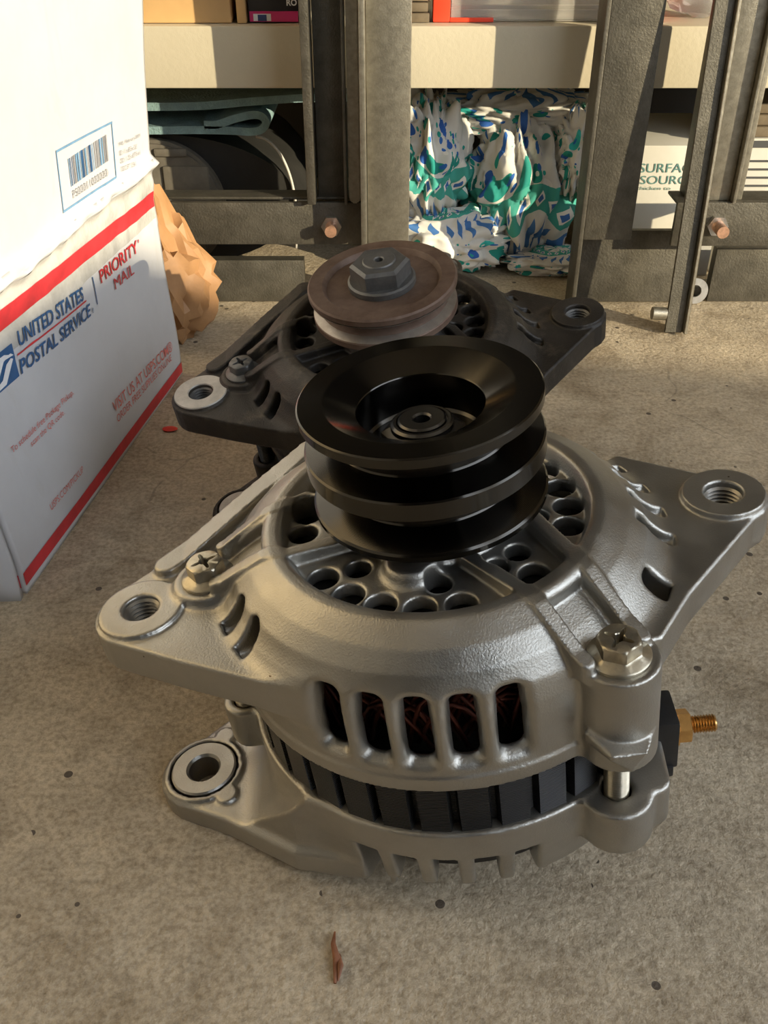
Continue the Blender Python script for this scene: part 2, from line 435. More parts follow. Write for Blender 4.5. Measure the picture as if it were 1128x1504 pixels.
def build_front():
    F = Field((-115, -91, -93), (113, 91, -36), .66)
    X, Y, Z, r = F.X, F.Y, F.Z, F.r
    outer = [(0, -38), (19, -38), (22, -40), (25, -45.5), (46.5, -46), (48.5, -41.6), (49.5, -41), (52.5, -41), (55, -42.2), (60, -45), (65, -49.5), (68.3, -55.5),
             (69.8, -62), (70.2, -68), (70.2, -84), (71, -85), (71, -90), (0, -90)]
    D = F.lathe(outer)
    # mounting ears
    pl = poly_sd(arc(EAR_L, 15.3, 128, 250) + [(-79, -40.5), (-52, -52.5), (-20, -60), (-20, 60), (-44, 57), (-60, 42)], X, Y)
    D = smin(D, F.ext(pl, -71, -58.5, 1.0), 7)
    D = smin(D, F.ext(F.disc(EAR_L, 13.6), -71, -57, .4), .6)
    pr = poly_sd(arc(EAR_R, 14.3, -65, 100) + [(60, 47), (20, 60), (20, -60), (60, -50), (72, -33)], X, Y)
    D = smin(D, F.ext(pr, -71, -58, 1.0), 8)
    D = smin(D, F.ext(F.disc(EAR_R, 13.2), -71, -56, .4), .6)
    # strap rib along the back of the left ear
    st = line_sd([(-90, 4), (-62, 36), (-44, 55)], X, Y) - 4.5
    D = smin(D, np.maximum(F.ext(st, -69, -46, 1), Z - (-55.5 + np.clip((X + 85)[:, :, None] * .2, 0, 8))), 2)
    # bolt towers
    for (bx_, by_), a in zip(BOLTS, BOLT_A):
        D = smin(D, F.ext(F.disc((bx_, by_), 11.3), -90, -55, .8), 3.0)
    # wedge under the right tower
    s, t = F.ts(-55)
    s3, t3 = s[:, :, None], np.abs(t)[:, :, None]
    wd = np.maximum(np.maximum(t3 * .8 - (Z + 90) * .62, (Z + 77) + (s3 - 84) * .15), (s3 - 84.5) * .8 + t3 * .45 - (Z + 90) * .33)
    wd = np.maximum(wd, np.maximum(74 - s3, t3 - 8.5))
    D = smin(D, wd, .8)
    # channels between the rib pairs, outside the rim
    for b, q in zip(BOLTS, (0, 2, 4)):
        u = Vector(b).normalized()
        a0 = u * 54
        mid = [tuple(a0 * 1.0), b]
        if q == 0: mid = [(-52, -4), b]
        if q == 2: mid = [(33, -41), b]
        cut = line_sd(mid, X, Y) - 7.2
        cut = np.maximum(cut, 55 - r)[:, :, None]
        fl = np.interp(r, [50, 55, 62, 68, 90], [-46.5, -47, -51, -55, -55.2])[:, :, None]
        D = smax(D, -np.maximum(cut, fl - Z), 1.6)
    # rib pairs
    hz = np.interp(r, [0, 24, 53, 56, 70, 90], [-41, -41.2, -41, -41.6, -50, -56])[:, :, None]
    for rb in RIBS:
        d2 = (line_sd(rb, X, Y) - 2.3)[:, :, None]
        d = np.maximum(np.maximum(d2, (Z - hz) * .85), -(Z + 58))
        D = smin(D, d, 1.3)
    for a, rr, q in ((-107, 26, 8), (-8, 24, 6.5), (120, 25, 7)):
        D = smin(D, F.ext(F.disc(pol(rr, a), q), -50, -41.2, 2), 4)
    # inner cavity
    cav = F.lathe([(0, -51), (48, -51), (57, -53.5), (62, -58), (64.5, -66), (65, -91.5), (0, -91.5)])
    D = smax(D, -cav, .8)
    # grille holes
    H2 = np.full(X.shape, 1e3, np.float32)
    for rr, a, q in HOLES: H2 = np.minimum(H2, F.disc(pol(rr, a), q))
    D = smax(D, -np.maximum(H2[:, :, None], np.abs(Z + 50) - 12), 1.0)
    # side windows
    def window(a, w, z0, z1, r0, rad, k=1.6, r1=120, flare=.42):
        nonlocal D
        s, t = F.ts(a)
        zc, hzz = (z0 + z1) / 2, (z1 - z0) / 2
        fl = np.clip(s - 65.5, 0, 6) * flare
        dx = (np.abs(t) - w - fl + rad)[:, :, None]; dz = np.abs(Z - zc) - hzz - fl[:, :, None] + rad
        d = np.minimum(np.maximum(dx, dz), 0) + np.sqrt(np.maximum(dx, 0) ** 2 + np.maximum(dz, 0) ** 2) - rad
        d = np.maximum(d, np.maximum(r0 - s, s - r1)[:, :, None])
        D = smax(D, -d, k)
    for a in (-120, -109, -98.2, -87.3, -76.2): window(a, 3.3, -79.5, -56, 50, 2.6, 2.4)
    for a in (96, 108, 120, 38, 49): window(a, 3.3, -79.5, -56, 50, 2.6, 2.4)
    for a in (-157, -147): window(a, 2.9, -62, -49.5, 58, 2.4, 1.2, 72.5, 0)
    window(-26, 3.4, -66, -52, 52, 2.6, 1.6, 73.5, 0)
    for a in (-6.5, 5, 16, 27): window(a, 2.4, -60, -46, 62, 2.0, 1.2, 74, 0)
    # threaded ear bores
    D = smax(D, -np.maximum(F.disc(EAR_L, 5.9), -1e3)[:, :, None] + 0 * Z, .6)
    D = smax(D, -np.maximum(F.disc(EAR_R, 6.1), -1e3)[:, :, None] + 0 * Z, .8)
    for b in BOLTS: D = np.maximum(D, -np.maximum(F.disc(b, 3.6)[:, :, None], -Z - 200))
    return surface_net(F, D)

REAR_EAR = (-94.0, -16.0)
def build_rear():
    F = Field((-113, -90, -152), (92, 90, -108.5), .9)
    X, Y, Z, r = F.X, F.Y, F.Z, F.r
    D = F.lathe([(0, -128), (60, -128), (62, -111), (70.6, -111), (71, -112), (71, -123), (70, -130), (68.8, -138.5), (67, -141), (60.5, -141), (58.5, -131), (0, -131)])
    # bolt lugs
    for b, a in zip(BOLTS, BOLT_A):
        u = Vector(b).normalized(); p = u * 58
        lug = line_sd([tuple(p), b], X, Y) - (8 if a == BOLT_A[0] else 11.2)
        D = smin(D, F.ext(lug, -129, -111, 1.2), 2.2)
    x2, y2 = pol(80, -44)
    lug = line_sd([BOLTS[1], (x2, y2), pol(72, -36)], X, Y) - 5.5
    D = smin(D, F.ext(lug, -128, -111, 1), 1.5)
    # pivot ear with gusset
    pl = poly_sd(arc(REAR_EAR, 16.2, 100, 240) + [(-84, -38), (-58, -54), (-25, -62), (-10, 0), (-25, 60), (-55, 44), (-84, 12)], X, Y)
    D = smin(D, F.ext(pl, -147, -137, 1.5), 3)
    gs = np.maximum(F.ext(pl + 3, -147, -112, 1), (Z + 137) * .75 + (-(X + 74) * .95)[:, :, None] * .8)
    D = smin(D, gs, 4)
    rg = np.minimum(F.disc(REAR_EAR, 14.6), np.minimum(F.disc((-84, -28), 4), F.disc((-88, -1), 4)))
    D = smin(D, F.ext(rg, -147, -135.7, .5), .9)
    D = np.maximum(D, -np.maximum(F.disc(REAR_EAR, 12.6)[:, :, None], -148 - Z + 0))
    # cooling slots leaving teeth on the lower rim
    for k in range(34):
        a = -117 + 10.4 * k
        if 150 < a % 360 < 241 or 292 < a % 360 < 326: continue
        s, t = F.ts(a)
        d = np.maximum((np.abs(t) - 3.7)[:, :, None], np.maximum(Z + 123.5, (52 - s)[:, :, None]))
        D = smax(D, -d, 1.4)
    D = np.maximum(D, -np.maximum(np.maximum(r[:, :, None] - 62, Z + 112), -127 - Z) * 1.0)
    for b in BOLTS: D = np.maximum(D, -np.maximum(F.disc(b, 4.6)[:, :, None], -124 - Z))
    return surface_net(F, D)

def hex_bolt(name, mat, parent, pos, hexr=6.3, hgt=5.2, wash=8.7, lobes=4, rot=15):
    """flanged hex head with a sunken cross recess, seat at pos (mm)"""
    n = 48; v = []; f = []
    def hexrad(a):
        a = (a - R_(rot)) % (math.pi / 3) - math.pi / 6; return hexr * math.cos(math.pi / 6) / math.cos(a)
    rings = []
    def ring(fr, z):
        rings.append(len(v))
        for i in range(n):
            a = 2 * math.pi * i / n; q = fr(a); v.append(((pos[0] + q * math.cos(a)) * .001, (pos[1] + q * math.sin(a)) * .001, (pos[2] + z) * .001))
    def star(a): return 1.5 + 2.6 * max(0, math.cos(lobes * (a - R_(rot + 20)))) ** 1.4
    ring(lambda a: wash, 0); ring(lambda a: wash, .9); ring(lambda a: wash - .4, 1.3); ring(lambda a: max(hexrad(a) + .5, 6.2), 1.9)
    ring(hexrad, 2.4); ring(hexrad, hgt + .6); ring(lambda a: min(hexrad(a), 5.7), hgt + 1.2); ring(lambda a: 5.1, hgt + 1.5)
    ring(lambda a: star(a) + .25, hgt + 1.5); ring(star, hgt + 1.2); ring(lambda a: star(a) * .75, hgt - 2.2)
    for a, b in zip(rings, rings[1:]):
        for i in range(n):
            j = (i + 1) % n; f.append((a + i, a + j, b + j, b + i))
    f.append(tuple(rings[-1] + i for i in range(n)))
    return pyd(name, v, f, mat, parent, 32)
def thread(name, mat, parent, c, r, z0, z1, pitch=1.5, depth=.8, inward=True, n=40):
    prof = []; z = z1
    ro = r + 1.2
    while z > z0:
        prof += [(r, z), (r - depth if inward else r - depth, z - pitch / 2)]; z -= pitch
    if inward: prof = [(ro, z1)] + prof + [(ro, z0)]
    else: prof = [(0, z1 + .6), (r - depth, z1 + .6)] + prof + [(0, z0)]
    return lathe(name, prof, mat, parent, n, c, 25)

FRONT = build_front(); REAR = build_rear()

def stator(parent):
    v = []; f = []; n = 36; prof2 = []
    for i in range(n):
        a = i * 10 + 3
        for da, rr in ((-3.9, 69.2), (3.4, 69.2), (4.1, 66.0), (5.4, 66.0)): prof2.append(pol(rr, a + da))
    m = len(prof2)
    for z in (-88, -113): v += [(x * .001, y * .001, z * .001) for x, y in prof2]
    for z in (-88, -113): v += [(x * .001 * 58 / math.hypot(x, y), y * .001 * 58 / math.hypot(x, y), z * .001) for x, y in prof2]
    for i in range(m):
        j = (i + 1) % m
        f += [(i, i + m, j + m, j), (i, j, j + 2 * m, i + 2 * m), (i + m, i + 3 * m, j + 3 * m, j + m), (i + 2 * m, j + 2 * m, j + 3 * m, i + 3 * m)]
    bm = bmesh.new(); me = bpy.data.meshes.new('t'); me.from_pydata(v, [], f); bm.from_mesh(me)
    return from_bm('stator_core', bm, 'laminated_core', parent)
def windings(parent):
    rnd = random.Random(2); parts = []
    for i in range(150):
        a0 = rnd.uniform(0, 360); da = rnd.uniform(12, 26) * rnd.choice((-1, 1)); rr = rnd.uniform(54, 60); z0 = rnd.uniform(-87, -80); zt = rnd.uniform(-70, -60)
        pts = []
        for k in range(7):
            u = k / 6; x, y = pol(rr + 1.5 * math.sin(u * 3.1), a0 + da * u); pts.append((x * .001, y * .001, (z0 + (zt - z0) * math.sin(u * math.pi)) * .001))
        parts.append(tube_geo(pts, .00075, 5))
    v, f = join_geo(parts)
    return pyd('stator_winding', v, f, 'copper_wire', parent, 180)

def alternator(M, label, old):
    t = empty('alternator', mat=M); tag(t, label, 'alternator')
    cast = 'grimy_cast' if old else 'cast_aluminium'
    fm = FRONT.copy(); fm.materials.append(MATS[cast]); link('front_housing', fm, None, t)
    rm = REAR.copy(); rm.materials.append(MATS[cast]); link('rear_housing', rm, None, t)
    stator(t); windings(t)
    lathe('rotor', [(0, -52.5), (44, -52.5), (50, -56), (50, -127), (0, -127)], 'void_black', t, 48)
    zc = -139 if old else -146
    lathe('rear_cover', [(0, -131.2), (58, -131.2), (58, zc + 2), (56, zc), (0, zc)], 'black_plastic', t, 64)  # rear cover, black and deepened to stand in for shade between the teeth
    bolt_m = 'grey_nut' if old else 'zinc_bolt'
    for b, rt in zip(BOLTS, (10, 35, 20)):
        bo = hex_bolt('through_bolt', bolt_m, t, (b[0], b[1], -55), rot=rt)
        thread('bolt_shank', 'dark_steel' if old else 'zinc_bolt', bo, b, 3.9, -124, -88, 1.0, .35, False, 28)
    for c, rr in ((EAR_L, 6.0), (EAR_R, 6.2)):
        thread('threaded_bore', 'grey_nut' if old else 'bore_steel', t, c, rr, -70.5, -58.4, 1.5, 1.0)
    lathe('pivot_bushing', [(5.6, -136.2), (6.4, -135.2), (11.3, -135.2), (11.9, -135.8), (11.9, -146.5), (5.6, -146.5)], 'worn_boss' if old else 'cast_aluminium', t, 64, REAR_EAR, 30)
    if old:
        lathe('ear_face', [(6.1, -57), (6.5, -56.5), (13.0, -56.5), (13.4, -57)], 'worn_boss', t, 64, EAR_L, 30)
    # output terminal
    tb = from_box_mm('terminal_block', (56, -42, -125), (69.5, -27, -104), 'black_plastic', t, 1.2)
    from_box_mm('block_foot', (56, -43, -128), (68.0, -26, -123.5), 'black_plastic', tb, .8)
    Mx = Matrix.Rotation(R_(90), 4, 'Y')
    nut = lathe('terminal_nut', [(2.4, 0), (6.2, 0), (6.2, .7), (5.4, 1.0), (5.4, 4.6), (4.8, 5.0), (2.4, 5.0)], 'brass', t, 6, smooth=20)
    nut.matrix_local = Matrix.Translation((.0695, -.0345, -.1135)) @ Mx
    stud = thread('terminal_stud', 'brass', t, (0, 0), 2.9, 0, 12.5, .9, .5, False, 24)
    stud.matrix_local = Matrix.Translation((.0695, -.0345, -.1135)) @ Mx
    if not old:
        lathe('pulley', [(27.8, -.15), (28.2, 0), (35.5, 0), (36, -.4), (36, -3.1), (35.4, -3.6), (27.2, -6.3), (26.8, -6.8), (26.8, -11.2), (27.2, -11.7), (35.5, -14.2), (36, -14.7),
                         (36, -20.1), (35.5, -20.7), (27.2, -23.2), (26.8, -23.7), (26.8, -28), (27.2, -28.5), (35.4, -32.2), (36, -32.8), (36, -34.4), (35.5, -34.9), (11, -34.9), (11, -38.5), (7, -38.5), (7, -17),
                         (17.5, -17), (18.3, -16.2), (18.9, -4.9), (19.1, -4.6)], 'black_anodised', t, 192, smooth=15)
        nu = lathe('pulley_nut', [(5.5, -11), (9.8, -11), (12.6, -12.4), (12.6, -17.5), (5.5, -17.5)], 'dark_steel', t, 6, smooth=20)
        lathe('nut_collar', [(7.8, -9.6), (8.6, -9.6), (9.4, -10.2), (9.6, -11.5), (7.8, -11.5)], 'bright_black', nu, 64)
        lathe('shaft', [(2.4, -9.4), (3.0, -8.9), (6.6, -8.9), (7.2, -9.4), (7.4, -17), (7.0, -50), (0, -50), (0, -14), (2.4, -14)], 'bright_black', t, 64)
    else:
        Z0 = -16.5; r0 = 35.3
        lathe('pulley', [(27.5, Z0 - .6), (28.2, Z0), (r0 - .8, Z0), (r0, Z0 - .8), (r0, Z0 - 3.2), (r0 - .8, Z0 - 4), (26.5, Z0 - 7.5), (26.5, Z0 - 9), (r0 - 1.5, Z0 - 13), (r0 - .8, Z0 - 13.8),
                         (r0 - .8, Z0 - 16.5), (r0 - 2, Z0 - 17.4), (10, Z0 - 17.4), (10, -38.5), (7, -38.5), (7, Z0 - 2.5), (26.5, Z0 - 2.5)], 'rusty_pulley', t, 160)
        lathe('belt_groove', [(34.9, Z0 - 4.35), (26.3, Z0 - 7.4), (26.3, Z0 - 9.1), (34.3, Z0 - 13.1), (33.9, Z0 - 13.2), (25.8, Z0 - 9.2), (25.8, Z0 - 7.3), (34.5, Z0 - 4.2)], 'worn_groove', t, 160)
        nu = lathe('pulley_nut', [(7.6, Z0 + 9.2), (12.6, Z0 + 9.2), (14.2, Z0 + 7.8), (14.2, Z0 + .2), (7.6, Z0 + .2)], 'grey_nut', t, 6, smooth=20)
        lathe('nut_flange', [(7, Z0 + .9), (15, Z0 + .9), (16, Z0 + .2), (16, Z0 - 2.4), (7, Z0 - 2.4)], 'grey_nut', nu, 64)
        lathe('shaft', [(2.0, Z0 + 9.6), (2.5, Z0 + 10), (7.3, Z0 + 10), (7.8, Z0 + 9.5), (7.8, -50), (0, -50), (0, Z0 + 5), (2.0, Z0 + 5)], 'grey_nut', t, 48)
    return t
def from_box_mm(name, lo, hi, mat, parent, bev): return box(name, [q * .001 for q in lo], [q * .001 for q in hi], mat, parent, bev * .001)
simple('bright_black', (.10, .095, .09), .22, .9)

def pose(T, ax, ay, az=0, sc=1):
    return Matrix.Translation((T[0], T[1], T[2] + .287)) @ Matrix.Rotation(R_(ay), 4, 'Y') @ Matrix.Rotation(R_(ax), 4, 'X') @ Matrix.Rotation(R_(az), 4, 'Z') @ Matrix.Scale(sc, 4)

# ------------------------------------------------------------------ the setting
def struct(o): o['kind'] = 'structure'; return o
struct(box('floor', (-2.2, -5, -.1), (6, 1.5, 0), 'concrete', None, 0))
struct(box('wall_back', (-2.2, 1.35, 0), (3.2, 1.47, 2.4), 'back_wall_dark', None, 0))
struct(box('wall_left', (-1.12, -1.0, 0), (-1.0, 1.35, 2.4), 'wall_bounce', None, 0))  # unseen side wall, set close and tinted warm as a bounce surface
struct(box('wall_right', (1.0, .30, 0), (1.12, 1.35, 2.4), 'wall_paint', None, 0))  # unseen side wall, put in to keep sky light off the rack
struct(box('ceiling', (-1.12, -1.0, 2.4), (1.9, 1.47, 2.5), 'wall_paint', None, 0))
struct(box('wall_front', (-1.0, -1.0, 0), (.60, -.88, 2.4), 'back_wall_dark', None, 0))  # unseen wall behind the camera, put in dark to cut frontal light
# unseen sun blocker with a sloping top, added 3 m up-sun; its top edge shades the foreground
dh = Vector((-.805, .594)); pv = Vector((.594, .805)); A0 = Vector((-.15, .45))
prof = [(-2.6, .115), (-.08, .112), (.06, .112), (.11, .09), (.16, .055), (.30, -.05), (.45, -.12), (.8, -.3), (1.6, -.6)]
vs = []; D0 = 3.0
for th in (0, .12):
    for q, hq in prof:
        p = A0 - dh * (D0 + th) + pv * q; vs += [(p.x, p.y, hq + .268 * D0), (p.x, p.y, 0)]
n = len(prof); fs = []
for k in range(n - 1):
    a = 2 * k; b = 2 * n + 2 * k
    fs += [(a, a + 1, a + 3, a + 2), (b, b + 2, b + 3, b + 1), (a, a + 2, b + 2, b)]
fs += [(0, 2 * n, 2 * n + 1, 1), (2 * n - 2, 2 * n - 1, 4 * n - 1, 4 * n - 2)]
struct(pyd('shade_blocker', vs, fs, 'wall_paint'))

# ------------------------------------------------------------------ the two alternators
alternator(pose((.00991, .24509, -.12901), .885, -7.428), 'clean silver alternator with a black double groove pulley, nearest the camera', False)
k = .945
alternator(pose((-.00322 * k, .42495 * k, -.14987 * k), 9.488, -7.268, .82, k), 'grimy blackened alternator with a rusty single groove pulley, standing behind the silver one', True)

# ------------------------------------------------------------------ mailing box
BA = Vector((-.16686, .34326, 0)); BE = Vector((.144895, .989447, 0)); BN = Vector((.989447, -.144895, 0))
BL = .2296; CR = .1355
def crease(u): return CR + .0035 * noise.noise(Vector((u * 28, 3.1, 0))) + .002 * noise.noise(Vector((u * 90, 7.7, 0)))
def side_off(u, v):
    o = float(np.interp(v, [0, .02, .07, .115, CR - .004, CR, CR + .006, .217, .29], [0, 0, -.003, -.004, -.001, .0005, -.002, .006, .013]))
    cv = crease(u)
    o += .0026 * math.exp(-((v - cv) / .0028) ** 2) - .0016 * math.exp(-((v - cv + .006) / .004) ** 2)
    o += .0016 * noise.noise(Vector((u * 14, v * 14, 1.3))) * min(1, v * 30)
    if .1 < v < CR: o += .0009 * noise.noise(Vector((u * 75, v * 40, 5)))
    return o
def BP(u, v, off=0): return BA + BE * u + Vector((0, 0, v)) + BN * (side_off(u, v) + off)
bx = empty('shipping_box', tuple(BA)); tag(bx, 'white postal shipping box with red stripes and one flap standing up', 'box')
INV = Matrix.Translation(-BA)
def sheet(name, fun, nu, nv, mat, thick, parent, smooth=60):
    v = []; f = []
    for i in range(nu + 1):
        for j in range(nv + 1): v.append(INV @ fun(i / nu, j / nv))
    for i in range(nu):
        for j in range(nv):
            a = i * (nv + 1) + j; f.append((a, a + nv + 1, a + nv + 2, a + 1))
    o = pyd(name, v, f, mat, parent, smooth)
    if thick:
        md = o.modifiers.new('thickness', 'SOLIDIFY'); md.thickness = thick; md.offset = -1
    return o
sheet('front_panel', lambda s, t: BP(s * BL, t * CR), 90, 70, 'white_card', .004, bx)
sheet('flap', lambda s, t: BP(s * BL, CR + .0004 + t * .14), 90, 60, 'white_card', .004, bx)
SD = Vector((-.99, -.045, 0)).normalized(); BB = BP(BL, 0)
sheet('end_panel', lambda s, t: BA + BN * (-.0012) + SD * ((1 - s) * .17) + Vector((0, 0, .1335 * t)) + BN * (side_off(0, t * .1335)) * s - BE * .0015, 12, 16, 'white_card', -.004, bx)
sheet('end_panel', lambda s, t: BB + BN * (-.0045) + (-BN) * (s * .165) + Vector((0, 0, .1335 * t)) + BN * side_off(BL, t * .1335) * (1 - s) - BE * .001, 12, 16, 'white_card', .004, bx)
sheet('back_panel', lambda s, t: BA + SD * .168 + (BB - BN * .168 - BA - SD * .168) * s + Vector((0, 0, .1335 * t)), 12, 10, 'white_card', .004, bx)
sheet('bottom_panel', lambda s, t: BA * (1 - s) * (1 - t) + (BA + SD * .166) * (1 - s) * t + BB * s * (1 - t) + (BB - BN * .166) * s * t + Vector((0, 0, .004)) - BN * .003, 4, 4, 'kraft_inside', .003, bx)
def patch(name, u0, v0, u1, v1, mat, parent, off=.0004, dv=0, nu=None, vfun=None):
    nu = nu or max(2, int(abs(u1 - u0) * 600)); nv = max(2, int(abs(v1 - v0) * 800))
    return sheet(name, lambda s, t: BP(u0 + (u1 - u0) * s, v0 + (v1 - v0) * t + dv * s + (vfun(u0 + (u1 - u0) * s) if vfun else 0), off), nu, nv, mat, 0, parent)
patch('red_stripe', .001, .1165, BL - .001, .1255, 'print_red', bx, dv=-.006)
patch('red_stripe', 0.0005, .0045, BL - .0005, .0115, 'print_red', bx, dv=-.003)
sheet('red_stripe', lambda s, t: BA + SD * (.12 * s) + Vector((0, 0, .005 + .0075 * t)) - BE * .0022 - BN * .0005, 6, 2, 'print_red', 0, bx)
patch('tape', .001, .104, BL - .002, .1325, 'clear_tape', bx, .00025)
def text_geo(s, shear=0, bold=0):
    cu = bpy.data.curves.new('t', 'FONT'); cu.body = s; cu.shear = shear; cu.offset = bold; cu.resolution_u = 3
    ob = bpy.data.objects.new('t', cu); COL.objects.link(ob)
    dg = bpy.context.evaluated_depsgraph_get(); me = bpy.data.meshes.new_from_object(ob.evaluated_get(dg))
    v = np.array([p.co[:2] for p in me.vertices]); f = [tuple(p.vertices) for p in me.polygons]
    bpy.data.objects.remove(ob); bpy.data.curves.remove(cu); bpy.data.meshes.remove(me)
    v -= v.min(0); return v, v.max(0), f
def print_text(name, s, u0, v0, u1, hgt, mat, dv=0, shear=0, bold=0, off=.0008):
    v, mx, f = text_geo(s, shear, bold)
    pts = [INV @ BP(u0 + (u1 - u0) * x / mx[0], v0 + hgt * y / mx[1] + dv * x / mx[0], off) for x, y in v]
    return pyd(name, pts, f, mat, bx)
print_text('lettering', 'UNITED STATES', .0475, .1035, .1175, .0072, 'print_blue', -.0065, .18, .02)
print_text('lettering', 'POSTAL SERVICE', .044, .0915, .1225, .0068, 'print_blue', -.005, .18, .02)
print_text('lettering', '®', .1235, .0868, .126, .0026, 'print_blue')
patch('red_rule', .0445, .1005, .1195, .1013, 'print_red', bx, .0006, -.0052)
patch('blue_rule', .1315, .0885, .1325, .1035, 'print_blue', bx, .0006)
print_text('lettering', 'PRIORITY', .1405, .0965, .1935, .0072, 'print_red', -.0015, 0, .01)
print_text('lettering', "'", .195, .0995, .1962, .002, 'print_red')
print_text('lettering', 'MAIL', .1565, .0868, .184, .0062, 'print_red', -.001, 0, 0)
print_text('lettering', 'VISIT US AT USPS.COM®', .1225, .0288, .2165, .0068, 'print_pale_red', -.006, 0, .005)
print_text('lettering', 'ORDER FREE SUPPLIES ONLINE', .1232, .0222, .2125, .0044, 'print_pale_red', -.0045)
print_text('lettering', 'To schedule free Package Pickup,', .0214, .0625, .0845, .0042, 'print_pale_red', -.003)
print_text('lettering', 'scan the QR code.', .037, .0572, .0715, .0036, 'print_pale_red', -.0015)
print_text('lettering', 'USPS.COM/PICKUP', .036, .0225, .0735, .0036, 'print_pale_red', -.001)
# emblem: blue square with a white bird head
patch('emblem', .006, .0925, .0425, .1085, 'print_blue', bx, .0005, -.001)
def emblem_poly(pts, mat):
    pyd('emblem_bird', [INV @ BP(u, v, .0008) for u, v in pts], [tuple(range(len(pts)))], mat, bx)
emblem_poly([(.008, .0945), (.0235, .0955), (.033, .1030), (.0395, .1040), (.0415, .1024), (.0345, .1055), (.0260, .1058), (.008, .1052), (.0255, .1042), (.0215, .0985)], 'print_white')
emblem_poly([(.012, .0931), (.031, .0931), (.0405, .1010), (.0388, .1020), (.0345, .1010), (.0290, .0960)], 'print_white')
# barcode label on the flap
for (a, b, c, d) in ((.110, .1435, .1765, .1446), (.110, .1712, .1775, .1723), (.110, .1435, .1109, .1720), (.1764, .1415, .1774, .1700)):
    patch('label_frame', a, b, c, d, 'print_pale_blue', bx, .0005, -.0022 if c - a > .01 else 0)
rb = random.Random(8); u = .122
while u < .170:
    w = rb.choice((.0005, .0007, .001, .0017)); patch('barcode_bar', u, .1525, u + w, .1655, rb.choice(('print_blue', 'print_pale_blue', 'print_grey')), bx, .0005, 0, 2); u += w + rb.choice((.0006, .0009, .0013))
print_text('lettering', 'PS00011000000', .1225, .1468, .166, .0038, 'print_grey', -.0012)
for i, s in enumerate(('FRB1 February 2009', 'ID: 11 x 8.5 x 5.5', 'OD: 11.25 x 8.75 x 6', 'ODCUFT: 0.341')):
    print_text('lettering', s, .1835, .1555 - i * .0042, (.214, .208, .2125, .2045)[i], .0025, 'print_grey', -.0025)

# ------------------------------------------------------------------ crumpled brown paper behind the box
def crumple(name, c, rad, mat, seed, amp=.35, sub=4, parent=None, freq=2.2):
    bm = bmesh.new(); bmesh.ops.create_icosphere(bm, subdivisions=sub, radius=1)
    for v in bm.verts:
        p = v.co.copy(); q = p * freq + Vector((seed, seed * 1.7, 0))
        d = 0; a = 1
        for o in range(3): d += a * (1 - 2 * abs(noise.noise(q))); q = q * 2.1; a *= .5
        v.co = p * (1 + amp * (d - .6))
        v.co = Vector((v.co.x * rad[0] + c[0], v.co.y * rad[1] + c[1], max(.0004, v.co.z * rad[2] + c[2])))
    return from_bm(name, bm, mat, parent, 30)
pb = crumple('paper_bag', (-.150, .630, .040), (.029, .026, .040), 'kraft_paper', 3.3, .30, 4, None, 2.0)
# twisted neck of the bag joined into the same sheet
bm = bmesh.new(); bm.from_mesh(pb.data)
for v in bm.verts:
    if v.co.z > .055:
        t = min(1, (v.co.z - .055) / .03); v.co.x += -.012 * t; v.co.z += .022 * t * t; v.co.x = -.150 + (v.co.x + .150) * (1 - .35 * t)
bm.to_mesh(pb.data); bm.free()
tag(pb, 'crumpled brown paper bag wedged behind the white shipping box', 'paper bag')

# ------------------------------------------------------------------ storage shelf
sh = empty('storage_shelf', (.05, .735, 0)); tag(sh, 'cream painted steel shelf with a deep front beam', 'shelf')
IV = Matrix.Translation((-.05, -.735, 0))
box('shelf_beam', (-.34, .715, .1474), (.42, .755, .1868), 'cream_paint', sh, .0015, IV)
box('shelf_deck', (-.34, .7555, .1785), (.42, 1.15, .1865), 'cream_paint', sh, .001, IV)
box('back_panel', (-.33, 1.02, .001), (.41, 1.025, .178), 'back_wall_dark', sh, .0005, IV)  # dark sheet added to stand in for the shade under the shelf
for x in (-.335, .395):
    for y in (.78, 1.12): box('shelf_leg', (x, y, 0), (x + .022, y + .022  , .1780), 'cream_paint', sh, .001, IV)
# things on the shelf
wb = box('wooden_block', (-.1890, .782, .1834), (-.1040, .86, .25), 'shelf_wood', None, .0012); tag(wb, 'plain pale wooden block on the shelf above the postal box', 'wood block')
wb2 = box('wooden_strip', (-.1000, .781, .1834), (-.0935, .85, .24), 'shelf_wood', None, .0008); tag(wb2, 'thin upright wooden strip beside the pink printed carton', 'wood strip')
pc = empty('printed_carton', (-.078, .81, .1834)); tag(pc, 'black printed carton with a magenta band on the shelf', 'carton')
IP = Matrix.Translation((.078, -.81, -.1834))
box('body', (-.0925, .784, .1834), (-.0580, .84, .26), 'label_black', pc, .001, IP)
box('magenta_band', (-.0915, .7835, .1842), (-.0585, .7842, .1905), 'magenta_label', pc, 0, IP)
box('white_panel', (-.0890, .7834, .1846), (-.0770, .78345, .1890), 'print_white', pc, 0, IP)
box('navy_panel', (-.0860, .7832, .1846), (-.0800, .7835, .1885), 'navy_label', pc, 0, IP)
v, mx, f = text_geo('RO', 0, .03)
pyd('lettering', [(-.066 + x / mx[0] * .007 + .078, .7838 - .81, .1938 - .1834 + y / mx[1] * .004) for x, y in v], f, 'print_white', pc)
for i in range(4):
    q = box('paper_sheaf', (.017, .785 + .002 * i, .1834 + .0062 * i), (.031 - .001 * (i % 2), .85, .1890 + .0062 * i), 'paper_layers', None, .0006)
    tag(q, ('lowest', 'second lowest', 'second highest', 'topmost')[i] + ' thin brown bundle in the stack beside the red edged bin', 'paper', 'brown bundles stacked on the shelf')
bn = empty('plastic_bin', (.095, .82, .1834)); tag(bn, 'clear plastic bin with a bright red corner standing on the shelf', 'bin')
